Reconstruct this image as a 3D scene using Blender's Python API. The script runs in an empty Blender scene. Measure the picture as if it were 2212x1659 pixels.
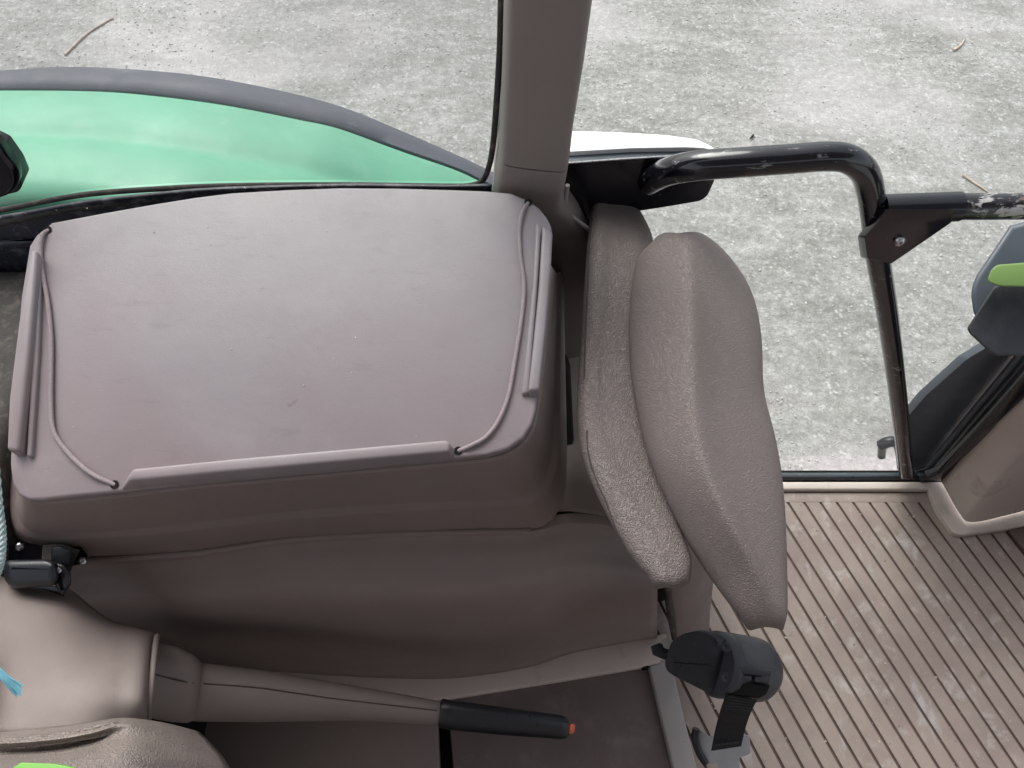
import bpy, bmesh, math, random
from mathutils import Vector, Matrix, noise
random.seed(7)
sc = bpy.context.scene
COL = sc.collection
# ------------------------------------------------------------------ camera
F = 1597.0; CX, CY = 1106.0, 829.5
PITCH = math.radians(60); SP, CP = math.sin(PITCH), math.cos(PITCH)
HC = 2.70                                   # camera height over the yard
cam_d = bpy.data.cameras.new('camera'); cam = bpy.data.objects.new('camera', cam_d); COL.objects.link(cam)
cam.location = (0, 0, HC); cam.rotation_euler = (math.radians(30), 0, 0)
cam_d.sensor_width = 36; cam_d.lens = 36*F/2212; cam_d.clip_start = 0.02; cam_d.clip_end = 500
sc.camera = cam
# ------------------------------------------------------------------ light
w = bpy.data.worlds.new('World'); sc.world = w; w.use_nodes = True
wn = w.node_tree; bg = wn.nodes['Background']
sky = wn.nodes.new('ShaderNodeTexSky'); sky.sky_type = 'NISHITA'; sky.sun_disc = False
SUN_EL, SUN_AZ = math.radians(52), math.radians(-25)      # azimuth measured from +Y towards +X
sky.sun_elevation = SUN_EL; sky.sun_rotation = SUN_AZ
sky.air_density = 1.0; sky.dust_density = 4.0; sky.ozone_density = 1.0
hs = wn.nodes.new('ShaderNodeHueSaturation'); hs.inputs['Saturation'].default_value = 0.35
wn.links.new(sky.outputs[0], hs.inputs['Color']); wn.links.new(hs.outputs[0], bg.inputs['Color'])
bg.inputs['Strength'].default_value = 0.15
sd = bpy.data.lights.new('sun', 'SUN'); so = bpy.data.objects.new('sun', sd); COL.objects.link(so)
sd.energy = 1.2; sd.angle = math.radians(40); sd.color = (1, .97, .94)
sdir = Vector((math.cos(SUN_EL)*math.sin(SUN_AZ), math.cos(SUN_EL)*math.cos(SUN_AZ), math.sin(SUN_EL)))
so.rotation_euler = sdir.to_track_quat('Z', 'Y').to_euler()
sc.view_settings.view_transform = 'Standard'; sc.view_settings.look = 'None'
sc.view_settings.exposure = 0.75; sc.view_settings.gamma = 1
sc.view_settings.use_curve_mapping = False
sc.render.resolution_x = 1024; sc.render.resolution_y = 768
# ------------------------------------------------------------------ measuring helpers: a sight line meets a real plane
def _d(px, py):
    u = (px-CX)/F; v = (py-CY)/F
    return Vector((u, CP-v*SP, -(SP+v*CP)))
def PD(px, py, t): return Vector((0, 0, HC)) + _d(px, py)*t
def PH(px, py, h):                          # h metres below the camera
    d = _d(px, py); return Vector((0, 0, HC)) + d*(h/-d.z)
def PY(px, py, y):
    d = _d(px, py); return Vector((0, 0, HC)) + d*(y/d.y)
TA, TB = HC-0.75-0.28*0.332, 0.28           # sloping tray plane z = TA + TB*y
def PT(px, py, off=0.0):
    d = _d(px, py); t = (TA+off-HC)/(d.z-TB*d.y)
    return Vector((0, 0, HC)) + d*t
TN = Vector((0, -TB, 1)).normalized()
# ------------------------------------------------------------------ mesh helpers
def link(name, me, mat=None, parent=None, smooth=True):
    o = bpy.data.objects.new(name, me); COL.objects.link(o)
    if mat: me.materials.append(mat)
    if parent: o.parent = parent
    if smooth:
        for p in me.polygons: p.use_smooth = True
    return o
def from_bm(name, bm, mat, parent=None, smooth=True, sharp=40):
    bmesh.ops.remove_doubles(bm, verts=bm.verts, dist=1e-6)
    bmesh.ops.recalc_face_normals(bm, faces=bm.faces)
    if smooth and sharp:
        for e in bm.edges:
            if len(e.link_faces) == 2 and e.calc_face_angle(0) > math.radians(sharp): e.smooth = False
    me = bpy.data.meshes.new(name); bm.to_mesh(me); bm.free()
    return link(name, me, mat, parent, smooth)
def thing(name, label, cat, loc=(0, 0, 0), group=None):
    o = bpy.data.objects.new(name, None); COL.objects.link(o); o.empty_display_size = .05
    o.location = loc; o['label'] = label; o['category'] = cat
    if group: o['group'] = group
    bpy.context.view_layer.update()
    return o
def tag(o, label, cat, group=None):
    o['label'] = label; o['category'] = cat
    if group: o['group'] = group
    return o
def adopt(root, *obs):                      # parent without moving
    for o in obs:
        o.parent = root; o.matrix_parent_inverse = Matrix.Translation(root.location).inverted()
def crom(pts, n=6, closed=False):
    pts = [Vector(p) for p in pts]; out = []; N = len(pts)
    rng = range(N) if closed else range(N-1)
    for i in rng:
        if closed: p0, p1, p2, p3 = pts[i-1], pts[i], pts[(i+1) % N], pts[(i+2) % N]
        else:
            p1, p2 = pts[i], pts[i+1]
            p0 = pts[i-1] if i else p1*2-p2
            p3 = pts[i+2] if i+2 < N else p2*2-p1
        for k in range(n):
            t = k/n
            out.append(.5*((2*p1)+(p2-p0)*t+(2*p0-5*p1+4*p2-p3)*t*t+(3*p1-p0-3*p2+p3)*t**3))
    if not closed: out.append(pts[-1].copy())
    return out
def rounded(pts, rs, n=5):                  # round the corners of a closed 2-D polygon in pixels
    out = []; N = len(pts)
    for i in range(N):
        p = Vector(pts[i]); a = Vector(pts[i-1]); b = Vector(pts[(i+1) % N])
        r = rs[i] if isinstance(rs, (list, tuple)) else rs
        if r <= 0: out.append(p); continue
        ra = min(r, (a-p).length*.48); rb = min(r, (b-p).length*.48)
        A = p+(a-p).normalized()*ra; B = p+(b-p).normalized()*rb
        for k in range(n+1):
            t = k/n; out.append(A*(1-t)**2+p*2*t*(1-t)+B*t*t)
    return out
def prism_bm(pts, vec, bev=0.0, seg=3, bm=None, bevel_all=False):
    own = bm is None
    b = bmesh.new()
    vs = [b.verts.new(p) for p in pts]; f = b.faces.new(vs)
    r = bmesh.ops.extrude_face_region(b, geom=[f])
    nv = [g for g in r['geom'] if isinstance(g, bmesh.types.BMVert)]
    bmesh.ops.translate(b, verts=nv, vec=vec)
    bmesh.ops.recalc_face_normals(b, faces=b.faces)
    if bev:
        es = [e for e in b.edges if len(e.link_faces) == 2 and e.calc_face_angle(0) > math.radians(50)]
        bmesh.ops.bevel(b, geom=es, offset=bev, segments=seg, profile=.5, affect='EDGES', clamp_overlap=True)
    bmesh.ops.triangulate(b, faces=[f for f in b.faces if len(f.verts) > 6])
    if own: return b
    me = bpy.data.meshes.new('t'); b.to_mesh(me); b.free(); bm.from_mesh(me); bpy.data.meshes.remove(me)
    return bm
def pillow_bm(pts, vec, bev, seg=6):          # a slab whose edges are rounded by stacked, inset outlines
    pts = [Vector(p) for p in pts]; vec = Vector(vec); n = len(pts); L_ = vec.length; vd = vec/L_
    nrm = sum(((pts[i]-pts[0]).cross(pts[(i+1) % n]-pts[0]) for i in range(n)), Vector()).normalized()
    ins = []
    for i in range(n):
        e1 = (pts[i]-pts[i-1]).normalized(); e2 = (pts[(i+1) % n]-pts[i]).normalized()
        t = nrm.cross(e1+e2); ins.append(t.normalized() if t.length > 1e-6 else Vector())
    rings = []
    for k in range(seg+1):
        a = math.pi/2*k/seg; rings.append([p+q*bev*(1-math.sin(a))+vd*bev*(1-math.cos(a)) for p, q in zip(pts, ins)])
    rings.append([p+vd*(L_-bev*.5) for p in pts]); rings.append([p+q*bev*.5+vd*L_ for p, q in zip(pts, ins)])
    return loft_bm(rings)
def box_bm(c, ax, ay, az, bev=0, bm=None, seg=3):   # centre and three half-axis vectors
    c, ax, ay, az = map(Vector, (c, ax, ay, az))
    return prism_bm([c-ax-ay-az, c+ax-ay-az, c+ax+ay-az, c-ax+ay-az], az*2, bev, seg, bm)
def tube_bm(path, r, n=16, bm=None, cap=True, sx=1.0):
    bm = bm or bmesh.new(); P = [Vector(p) for p in path]; N = len(P)
    up = None; rings = []
    for i, p in enumerate(P):
        t = (P[min(i+1, N-1)]-P[max(i-1, 0)]).normalized()
        if up is None:
            up = Vector((0, 0, 1)) if abs(t.z) < .9 else Vector((0, 1, 0))
        s = t.cross(up).normalized(); up = s.cross(t).normalized()
        rr = r(i/(N-1)) if callable(r) else r
        rings.append([bm.verts.new(p+(s*math.cos(a)*sx+up*math.sin(a))*rr) for a in [2*math.pi*k/n for k in range(n)]])
    for a, b in zip(rings, rings[1:]):
        for k in range(n): bm.faces.new((a[k], a[(k+1) % n], b[(k+1) % n], b[k]))
    if cap: bm.faces.new(rings[0][::-1]); bm.faces.new(rings[-1])
    return bm
def loft_bm(rings, closed=True, cap=True, bm=None):
    bm = bm or bmesh.new(); R = [[bm.verts.new(p) for p in r] for r in rings]; n = len(R[0])
    for a, b in zip(R, R[1:]):
        for k in range(n if closed else n-1): bm.faces.new((a[k], a[(k+1) % n], b[(k+1) % n], b[k]))
    if cap and closed: bm.faces.new(R[0][::-1]); bm.faces.new(R[-1])
    return bm
def patch(name, grid, mat, parent=None, n=5, thick=.004, flip=False):
    rows = [crom(r, n) for r in grid]
    cols = [crom([rows[i][j] for i in range(len(rows))], n) for j in range(len(rows[0]))]
    bm = loft_bm(cols, closed=False, cap=False)
    o = from_bm(name, bm, mat, parent, sharp=60)
    m = o.modifiers.new('thick', 'SOLIDIFY'); m.thickness = thick; m.offset = -1 if not flip else 1
    return o
def subsurf(o, l=2):
    m = o.modifiers.new('sub', 'SUBSURF'); m.levels = l; m.render_levels = l; return o
def screw_bm(c, nrm, r, bm=None, hgt=.4):
    bm = bm or bmesh.new(); nrm = Vector(nrm).normalized(); c = Vector(c)
    s = nrm.orthogonal().normalized(); t = nrm.cross(s); rings = []
    for rr, hh in ((1, 0), (1, .35*hgt), (.8, .8*hgt), (.5, hgt), (.32, hgt), (.28, .55*hgt), (.02, .55*hgt)):
        rings.append([c+(s*math.cos(a)+t*math.sin(a))*r*rr+nrm*r*hh for a in [math.pi*2*k/16 for k in range(16)]])
    return loft_bm(rings, bm=bm)
# ------------------------------------------------------------------ materials
def mat(name, col, rough=.5, var=.12, vscale=6, bump=None, spec=.5, metal=0, col2=None, c2=None, rvar=.1, coat=0, extra=None):
    """bump: list of (kind, scale, strength-distance); c2: (colour, scale, lo, hi) overlay of dirt or wear"""
    m = bpy.data.materials.new(name); m.use_nodes = True; nt = m.node_tree; N = nt.nodes; L = nt.links
    b = N['Principled BSDF']; tc = N.new('ShaderNodeTexCoord')
    def nz(scale, det=4, rg=.6, stretch=None, dist=0):
        t = N.new('ShaderNodeTexNoise'); t.inputs['Scale'].default_value = scale; t.inputs['Detail'].default_value = det
        t.inputs['Roughness'].default_value = rg; t.inputs['Distortion'].default_value = dist
        if stretch:
            mp = N.new('ShaderNodeMapping'); mp.inputs['Scale'].default_value = stretch[:3]
            if len(stretch) > 3: mp.inputs['Rotation'].default_value = (0, 0, stretch[3])
            L.new(tc.outputs['Object'], mp.inputs[0]); L.new(mp.outputs[0], t.inputs['Vector'])
        else: L.new(tc.outputs['Object'], t.inputs['Vector'])
        return t.outputs[0]
    def ramp(src, lo, hi, c0, c1):
        r = N.new('ShaderNodeValToRGB'); L.new(src, r.inputs[0]); e = r.color_ramp.elements
        e[0].position = lo; e[1].position = hi; e[0].color = c0; e[1].color = c1; return r.outputs[0]
    def mix(fac, a, bb, mode='MIX'):
        x = N.new('ShaderNodeMix'); x.data_type = 'RGBA'; x.blend_type = mode
        for s, v in ((x.inputs[0], fac), (x.inputs[6], a), (x.inputs[7], bb)):
            if hasattr(v, 'is_linked') or isinstance(v, bpy.types.NodeSocket): L.new(v, s)
            elif isinstance(v, (int, float)): s.default_value = v
            else: s.default_value = (*v, 1) if len(v) == 3 else v
        return x.outputs[2]
    c = tuple(col); d = tuple(x*(1-var) for x in c); e = tuple(min(1, x*(1+var)) for x in c)
    out = ramp(nz(vscale, 5), .3, .7, (*d, 1), (*e, 1))
    if col2:                                # (colour, scale, lo, hi)
        out = mix(ramp(nz(col2[1], 3), col2[2], col2[3], (0, 0, 0, 1), (1, 1, 1, 1)), out, col2[0])
    if c2:
        for q in c2:                        # (colour, scale, lo, hi, amount, stretch)
            st = q[5] if len(q) > 5 else None
            msk = ramp(nz(q[1], 6, .65, st, .3), q[2], q[3], (0, 0, 0, 1), (q[4],)*3+(1,))
            out = mix(msk, out, q[0])
    L.new(out, b.inputs['Base Color'])
    b.inputs['Metallic'].default_value = metal; b.inputs['Specular IOR Level'].default_value = spec
    b.inputs['Coat Weight'].default_value = coat
    mr = N.new('ShaderNodeMapRange'); L.new(nz(vscale*3, 5), mr.inputs[0])
    mr.inputs[1].default_value = .3; mr.inputs[2].default_value = .7
    mr.inputs[3].default_value = max(.02, rough-rvar); mr.inputs[4].default_value = min(1, rough+rvar)
    L.new(mr.outputs[0], b.inputs['Roughness'])
    prev = None
    for kind, s, dist in (bump or []):
        if kind == 'v':
            t = N.new('ShaderNodeTexVoronoi'); t.feature = 'SMOOTH_F1'; t.inputs['Scale'].default_value = s
            wv = N.new('ShaderNodeTexNoise'); wv.inputs['Scale'].default_value = s*.5
            L.new(tc.outputs['Object'], wv.inputs['Vector'])
            ad = N.new('ShaderNodeVectorMath'); ad.operation = 'SCALE'; ad.inputs['Scale'].default_value = 1.2/s
            L.new(wv.outputs['Color'], ad.inputs[0])
            a2 = N.new('ShaderNodeVectorMath'); a2.operation = 'ADD'
            L.new(tc.outputs['Object'], a2.inputs[0]); L.new(ad.outputs[0], a2.inputs[1])
            L.new(a2.outputs[0], t.inputs['Vector']); src = t.outputs['Distance']
        elif kind == 'w':
            wv = N.new('ShaderNodeTexNoise'); wv.inputs['Scale'].default_value = s*.35; wv.inputs['Detail'].default_value = 3
            L.new(tc.outputs['Object'], wv.inputs['Vector'])
            ad = N.new('ShaderNodeVectorMath'); ad.operation = 'SCALE'; ad.inputs['Scale'].default_value = 3.0/s
            L.new(wv.outputs['Color'], ad.inputs[0])
            a2 = N.new('ShaderNodeVectorMath'); a2.operation = 'ADD'
            L.new(tc.outputs['Object'], a2.inputs[0]); L.new(ad.outputs[0], a2.inputs[1])
            t = N.new('ShaderNodeTexVoronoi'); t.feature = 'DISTANCE_TO_EDGE'; t.inputs['Scale'].default_value = s
            L.new(a2.outputs[0], t.inputs['Vector'])
            mm = N.new('ShaderNodeMapRange'); L.new(t.outputs['Distance'], mm.inputs[0]); mm.inputs[1].default_value = 0; mm.inputs[2].default_value = .28
            mm.interpolation_type = 'SMOOTHSTEP'; src = mm.outputs[0]
        elif kind == 'e':
            t = N.new('ShaderNodeTexVoronoi'); t.feature = 'DISTANCE_TO_EDGE'; t.inputs['Scale'].default_value = s
            L.new(tc.outputs['Object'], t.inputs['Vector']); src = t.outputs['Distance']
        else: src = nz(s, 5, .6)
        bp = N.new('ShaderNodeBump'); bp.inputs['Distance'].default_value = dist; bp.inputs['Strength'].default_value = 1
        L.new(src, bp.inputs['Height'])
        if prev: L.new(prev, bp.inputs['Normal'])
        prev = bp.outputs[0]
    if prev: L.new(prev, b.inputs['Normal'])
    return m
DUST = (.55, .52, .50)
M = {}
M['tray'] = mat('tray_plastic', (.25, .205, .213), .38, .05, 3, [('n', 900, .0003), ('n', 5, .002)], .5, col2=((.262, .238, .25), 2.6, .40, .62),
                c2=[((.17, .145, .15), 12, .60, .70, .35, (1, 5, 1, .5)), ((.40, .37, .38), 70, .66, .70, .35, (1, 9, 1, -.3)), ((.34, .31, .31), 9, .55, .75, .35), ((.12, .10, .10), 26, .70, .74, .5), (DUST, 420, .76, .79, .7)], rvar=.06)
M['panel'] = mat('panel_plastic', (.235, .188, .175), .55, .07, 4, [('n', 900, .0003), ('n', 4, .004)], .45,
                 c2=[((.30, .26, .22), 6, .55, .8, .35), ((.08, .07, .07), 24, .69, .73, .5)], rvar=.06)
M['pillar'] = mat('pillar_plastic', (.25, .215, .20), .62, .05, 5, [('n', 1500, .0003)], .35,
                  c2=[((.28, .25, .24), 60, .72, .78, .5)])
M['trim'] = mat('beige_trim', (.56, .485, .44), .6, .08, 5, [('n', 900, .0003)], .4,
                c2=[((.20, .16, .14), 14, .6, .75, .5), (DUST, 40, .66, .72, .5)])
M['vinyl'] = mat('seat_vinyl', (.20, .170, .160), .46, .06, 8, [('w', 330, .0010), ('n', 700, .0003)], .5, rvar=.05)
M['vinyl_fine'] = mat('seat_vinyl_fine', (.20, .168, .158), .50, .06, 5, [('w', 400, .0007), ('n', 900, .0002)], .45, rvar=.05)
M['leather'] = mat('operator_seat_vinyl', (.215, .183, .17), .42, .06, 8, [('w', 300, .0008), ('n', 25, .002)], .5,
                   c2=[((.36, .31, .24), 5, .5, .8, .4)])
M['cover'] = mat('seat_cover_plastic', (.205, .17, .157), .62, .06, 5, [('n', 900, .0004)], .4, c2=[((.36, .3, .27), 6, .5, .8, .3)])
M['black'] = mat('black_plastic', (.014, .015, .02), .35, .15, 20, [('n', 800, .0002)], .5, c2=[((.12, .12, .13), 60, .62, .8, .25)])
M['gloss'] = mat('black_gloss_paint', (.007, .007, .011), .16, .1, 20, None, .6, rvar=.04,
                 c2=[((.35, .33, .32), 90, .68, .72, .5)])
M['worn'] = mat('worn_glinted_black_paint', (.006, .006, .010), .13, .1, 20, [('n', 60, .0002)], .6, rvar=.04,
                coat=.25, c2=[((.42, .40, .39), 26, .60, .68, .65, (1, 3, 3))])  # pale patches are worn paint, partly standing in for sky glint
M['scraped'] = mat('scraped_paint_tube', (.010, .010, .014), .2, .1, 20, [('n', 60, .0003)], .6, rvar=.05, coat=.2,
                   c2=[((.48, .46, .45), 30, .50, .56, .9, (1, 2.5, 2.5)), ((.25, .17, .13), 90, .60, .66, .7)])
M['rubber'] = mat('dusty_rubber', (.05, .046, .043), .75, .2, 20, [('n', 300, .0006)], .3,
                  c2=[((.22, .19, .16), 60, .5, .75, .6)])
M['blackmetal'] = mat('dusty_black_sill', (.03, .032, .042), .4, .15, 20, [('n', 200, .0006)], .4,
                      c2=[((.30, .29, .30), 45, .52, .75, .55), (DUST, 260, .64, .68, .7)])
M['darkgap'] = mat('dark_recess', (.012, .011, .011), .9, .2, 10, None, .2)
M['dark_panel'] = mat('charcoal_panel', (.07, .068, .068), .6, .1, 6, [('n', 900, .0003)], .35)
M['steel'] = mat('screw_steel', (.55, .54, .55), .3, .1, 80, None, .5, metal=1)
M['alu'] = mat('aluminium_edge', (.36, .335, .33), .55, .06, 6, [('n', 400, .0003)], .4,
               c2=[((.2, .18, .17), 40, .62, .7, .5)])
M['green'] = mat('green_paint', (.12, .37, .24), .5, .08, 2.5, [('n', 6, .002)], .5, col2=((.14, .39, .26), 4, .45, .7),
                 c2=[((.24, .48, .37), 14, .5, .9, .5), ((.07, .16, .1), 60, .76, .79, .6), (DUST, 16, .66, .8, .4)])
M['grey_edge'] = mat('mudguard_rubber', (.075, .077, .10), .6, .08, 5, [('n', 300, .0006)], .4,
                     c2=[((.32, .36, .38), 20, .6, .85, .5), (DUST, 300, .7, .74, .6)])
M['white'] = mat('white_paint', (.80, .80, .80), .35, .03, 5, None, .5)
M['teal'] = mat('weathered_door_edge', (.05, .07, .085), .4, .2, 30, None, .5, c2=[((.3, .34, .36), 40, .55, .75, .6)])
M['sage'] = mat('grey_green_frame', (.12, .16, .145), .5, .1, 10)
M['mat'] = mat('floor_mat', (.285, .228, .205), .6, .08, 5, [('n', 500, .0005), ('n', 40, .001)], .35,
               c2=[((.38, .315, .27), 5, .42, .62, .6), ((.22, .17, .16), 4, .5, .7, .6), ((.56, .53, .52), 16, .56, .72, .55), ((.16, .12, .12), 30, .63, .72, .6), (DUST, 160, .66, .70, .7),
                   ((.55, .55, .6), 6, .62, .72, .4, (3, 1, 1, .4))])
M['groove'] = mat('floor_mat_groove', (.13, .09, .08), .85, .2, 20)
M['plate'] = mat('floor_cover_plate', (.15, .115, .112), .6, .12, 6, [('n', 300, .0008)], .35,
                 c2=[((.26, .22, .21), 12, .52, .75, .5), (DUST, 80, .70, .76, .5)])
M['orange'] = mat('orange_button', (.75, .16, .08), .4, .05)
M['lime'] = mat('lime_plastic', (.16, .42, .06), .4, .05)
M['limeb'] = mat('green_plastic', (.20, .33, .10), .38, .06)
M['cord'] = mat('elastic_cord', (.30, .25, .26), .7, .12, 400, [('e', 700, .0008)], .3)
M['web'] = mat('belt_webbing', (.011, .013, .017), .75, .2, 200, [('e', 600, .0006)], .3)
M['stitch'] = mat('belt_stitching', (.06, .065, .07), .7, .2, 200)
M['tongue'] = mat('belt_tongue_plastic', (.36, .365, .38), .5, .08, 20)
M['ropeb'] = mat('blue_twine', (.20, .50, .62), .7, .2, 60)
M['ropew'] = mat('pale_twine', (.38, .50, .50), .8, .25, 90, c2=[((.7, .72, .7), 150, .5, .6, .7)])
M['bluegrey'] = mat('slate_plastic', (.085, .10, .12), .42, .12, 6, None, .5, c2=[((.3, .28, .26), 20, .6, .8, .35), ((.6, .6, .6), 70, .7, .73, .6)])
M['charcoal'] = mat('charcoal_plastic', (.045, .047, .056), .45, .1, 10, [('n', 500, .0005)], .4, c2=[((.14, .15, .15), 14, .5, .8, .4)])
M['twig'] = mat('dry_straw', (.5, .4, .33), .8, .2, 40)
M['liner'] = mat('unseen_liner', (.30, .27, .25), .8, .05)
# ground
def ground_mat():
    m = bpy.data.materials.new('yard_concrete'); m.use_nodes = True; nt = m.node_tree; N = nt.nodes; L = nt.links
    b = N['Principled BSDF']; b.inputs['Roughness'].default_value = .85; tc = N.new('ShaderNodeTexCoord')
    def nz(s, d=5, r=.6, dist=0, sc=None):
        t = N.new('ShaderNodeTexNoise'); t.inputs['Scale'].default_value = s; t.inputs['Detail'].default_value = d
        t.inputs['Roughness'].default_value = r; t.inputs['Distortion'].default_value = dist
        mp = N.new('ShaderNodeMapping'); mp.inputs['Scale'].default_value = sc or (1, 1, 1)
        if sc: mp.inputs['Rotation'].default_value = (0, 0, .7)
        L.new(tc.outputs['Object'], mp.inputs[0]); L.new(mp.outputs[0], t.inputs[0]); return t.outputs[0]
    def ramp(s, lo, hi, a, c):
        r = N.new('ShaderNodeValToRGB'); L.new(s, r.inputs[0]); e = r.color_ramp.elements
        e[0].position = lo; e[1].position = hi; e[0].color = (*a, 1); e[1].color = (*c, 1); return r.outputs[0]
    def mix(f, a, c, mode='MIX'):
        x = N.new('ShaderNodeMix'); x.data_type = 'RGBA'; x.blend_type = mode
        if isinstance(f, float): x.inputs[0].default_value = f
        else: L.new(f, x.inputs[0])
        L.new(a, x.inputs[6]); L.new(c, x.inputs[7]); return x.outputs[2]
    fine = ramp(nz(130, 4, .8), .36, .64, (.62, .62, .61), (1, 1, 1))
    base = ramp(nz(2.2, 6, .65, .5, (1, 2.2, 1)), .36, .66, (.395, .385, .37), (.56, .55, .54))
    mid = mix(1.0, ramp(nz(26, 5, .75, .2), .38, .62, (.66, .66, .64), (1, 1, 1)), ramp(nz(5, 5, .7, .5, (1, 3.2, 1)), .35, .62, (.80, .80, .78), (1, 1, 1)), 'MULTIPLY')
    o = mix(1.0, base, mid, 'MULTIPLY')
    o = mix(1.0, o, fine, 'MULTIPLY')
    v = N.new('ShaderNodeTexVoronoi'); v.inputs['Scale'].default_value = 48; v.inputs['Randomness'].default_value = 1
    L.new(tc.outputs['Object'], v.inputs['Vector'])
    peb = ramp(v.outputs['Distance'], .22, .52, (1, 1, 1), (0, 0, 0))
    sel = ramp(nz(14, 4, .7), .45, .65, (0, 0, 0), (.55, .55, .55))
    mm = N.new('ShaderNodeMath'); mm.operation = 'MULTIPLY'; L.new(peb, mm.inputs[0]); L.new(sel, mm.inputs[1])
    rgb = N.new('ShaderNodeRGB'); rgb.outputs[0].default_value = (.68, .68, .67, 1)
    o = mix(mm.outputs[0], o, rgb.outputs[0])
    lil = N.new('ShaderNodeRGB'); lil.outputs[0].default_value = (.60, .55, .56, 1)
    o = mix(ramp(nz(.7, 2), .5, .62, (0, 0, 0), (.38, .38, .38)), o, lil.outputs[0])
    L.new(o, b.inputs['Base Color'])
    bp = N.new('ShaderNodeBump'); bp.inputs['Distance'].default_value = .004; L.new(nz(55, 4, .7), bp.inputs['Height'])
    b2 = N.new('ShaderNodeBump'); b2.inputs['Distance'].default_value = .003; L.new(mm.outputs[0], b2.inputs['Height']); b2.inputs['Strength'].default_value = .5
    L.new(bp.outputs[0], b2.inputs['Normal']); L.new(b2.outputs[0], b.inputs['Normal'])
    return m
def glass_mat(name, dust, tint):
    m = bpy.data.materials.new(name); m.use_nodes = True; nt = m.node_tree; N = nt.nodes; L = nt.links
    for n in list(N): N.remove(n)
    out = N.new('ShaderNodeOutputMaterial'); tr = N.new('ShaderNodeBsdfTransparent'); tr.inputs[0].default_value = (*tint, 1)
    gl = N.new('ShaderNodeBsdfGlossy'); gl.inputs['Roughness'].default_value = .03
    df = N.new('ShaderNodeBsdfDiffuse'); df.inputs[0].default_value = (.75, .78, .76, 1)
    lw = N.new('ShaderNodeLayerWeight'); pw = N.new('ShaderNodeMath'); pw.operation = 'POWER'; pw.inputs[1].default_value = 5
    L.new(lw.outputs['Facing'], pw.inputs[0]); lw.inputs[0].default_value = .5; fr = N.new('ShaderNodeMapRange'); L.new(pw.outputs[0], fr.inputs[0])
    fr.inputs[3].default_value = .03; fr.inputs[4].default_value = .9
    m1 = N.new('ShaderNodeMixShader'); L.new(fr.outputs[0], m1.inputs[0]); L.new(tr.outputs[0], m1.inputs[1]); L.new(gl.outputs[0], m1.inputs[2])
    tc = N.new('ShaderNodeTexCoord'); nz = N.new('ShaderNodeTexNoise'); nz.inputs['Scale'].default_value = 5; nz.inputs['Detail'].default_value = 8
    L.new(tc.outputs['Object'], nz.inputs['Vector'])
    mr = N.new('ShaderNodeMapRange'); L.new(nz.outputs[0], mr.inputs[0]); mr.inputs[1].default_value = .3; mr.inputs[2].default_value = .7
    mr.inputs[3].default_value = dust*.4; mr.inputs[4].default_value = dust*1.6
    m2 = N.new('ShaderNodeMixShader'); L.new(mr.outputs[0], m2.inputs[0]); L.new(m1.outputs[0], m2.inputs[1]); L.new(df.outputs[0], m2.inputs[2])
    L.new(m2.outputs[0], out.inputs[0]); return m
M['glass'] = glass_mat('dusty_glass', .17, (.93, .97, .95))
M['dglass'] = glass_mat('door_glass', .03, (.93, .97, .95))
# ================================================================== SETTING
bm = bmesh.new(); bmesh.ops.create_grid(bm, x_segments=4, y_segments=4, size=120)
g = from_bm('ground', bm, ground_mat()); g['kind'] = 'structure'
HF = 1.65; ZF = HC-HF                       # cab floor level
YW = .70                                    # inner plane of the cab's side
# floor deck (solid, under mat)
bm = bmesh.new(); box_bm((.55, -.12, ZF-.05), (1.25, 0, 0), (0, .84, 0), (0, 0, .034), .004, bm)
fl = from_bm('floor', bm, M['darkgap']); fl['kind'] = 'structure'
# ================================================================== RIBBED MAT
mroot = thing('floor_mat', 'ribbed beige-brown cab floor mat with slanting dark grooves and dried mud', 'floor mat', (.9, .3, ZF))
k = -.42; sdv = Vector((k, 1, 0)).normalized(); nrmv = Vector((sdv.y, -sdv.x, 0))    # along / across grooves
pitch = .0385*sdv.y; x0 = Vector((.500, .0732, 0)).dot(nrmv)
gw, gd = .0055, .0045
prof = []
for i in range(-14, 40):
    s = x0+i*pitch
    prof += [(s-gw/2-.0012, 0), (s-gw/2, -.0012), (s-gw/2+.0006, -gd), (s+gw/2-.0006, -gd), (s+gw/2, -.0012), (s+gw/2+.0012, 0)]
def strip(sel, clip, hole=None):
    bm = bmesh.new()
    for (a, za), (b, zb) in zip(prof, prof[1:]):
        deep = za < -.001 and zb < -.001
        if deep != sel: continue
        q = [nrmv*a+sdv*-1.5, nrmv*b+sdv*-1.5, nrmv*b+sdv*1.8, nrmv*a+sdv*1.8]
        z = [za, zb, zb, za]
        bm.faces.new([bm.verts.new((p.x, p.y, ZF+zz)) for p, zz in zip(q, z)])
    bmesh.ops.remove_doubles(bm, verts=bm.verts, dist=1e-5)
    for co, no in clip:
        geom = bm.verts[:]+bm.edges[:]+bm.faces[:]
        bmesh.ops.bisect_plane(bm, geom=geom, plane_co=co, plane_no=no, clear_outer=True)
    return bm
ytop = PH(1850, 1085, HF).y
clip = [((0, ytop, 0), (0, 1, 0)), ((.30, 0, 0), (-1, 0, 0)), ((0, -.9, 0), (0, -1, 0)), ((1.75, 0, 0), (1, 0, 0))]
o = from_bm('ribs', strip(False, clip), M['mat']); adopt(mroot, o)
o = from_bm('grooves', strip(True, clip), M['groove']); adopt(mroot, o)
# plain border of the mat by the door
bm = bmesh.new()
box_bm((1.03, ytop+.012, ZF-.004), (.73, 0, 0), (0, .012, 0), (0, 0, .004), .0015, bm)
o = from_bm('border', bm, M['mat']); adopt(mroot, o)
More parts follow.
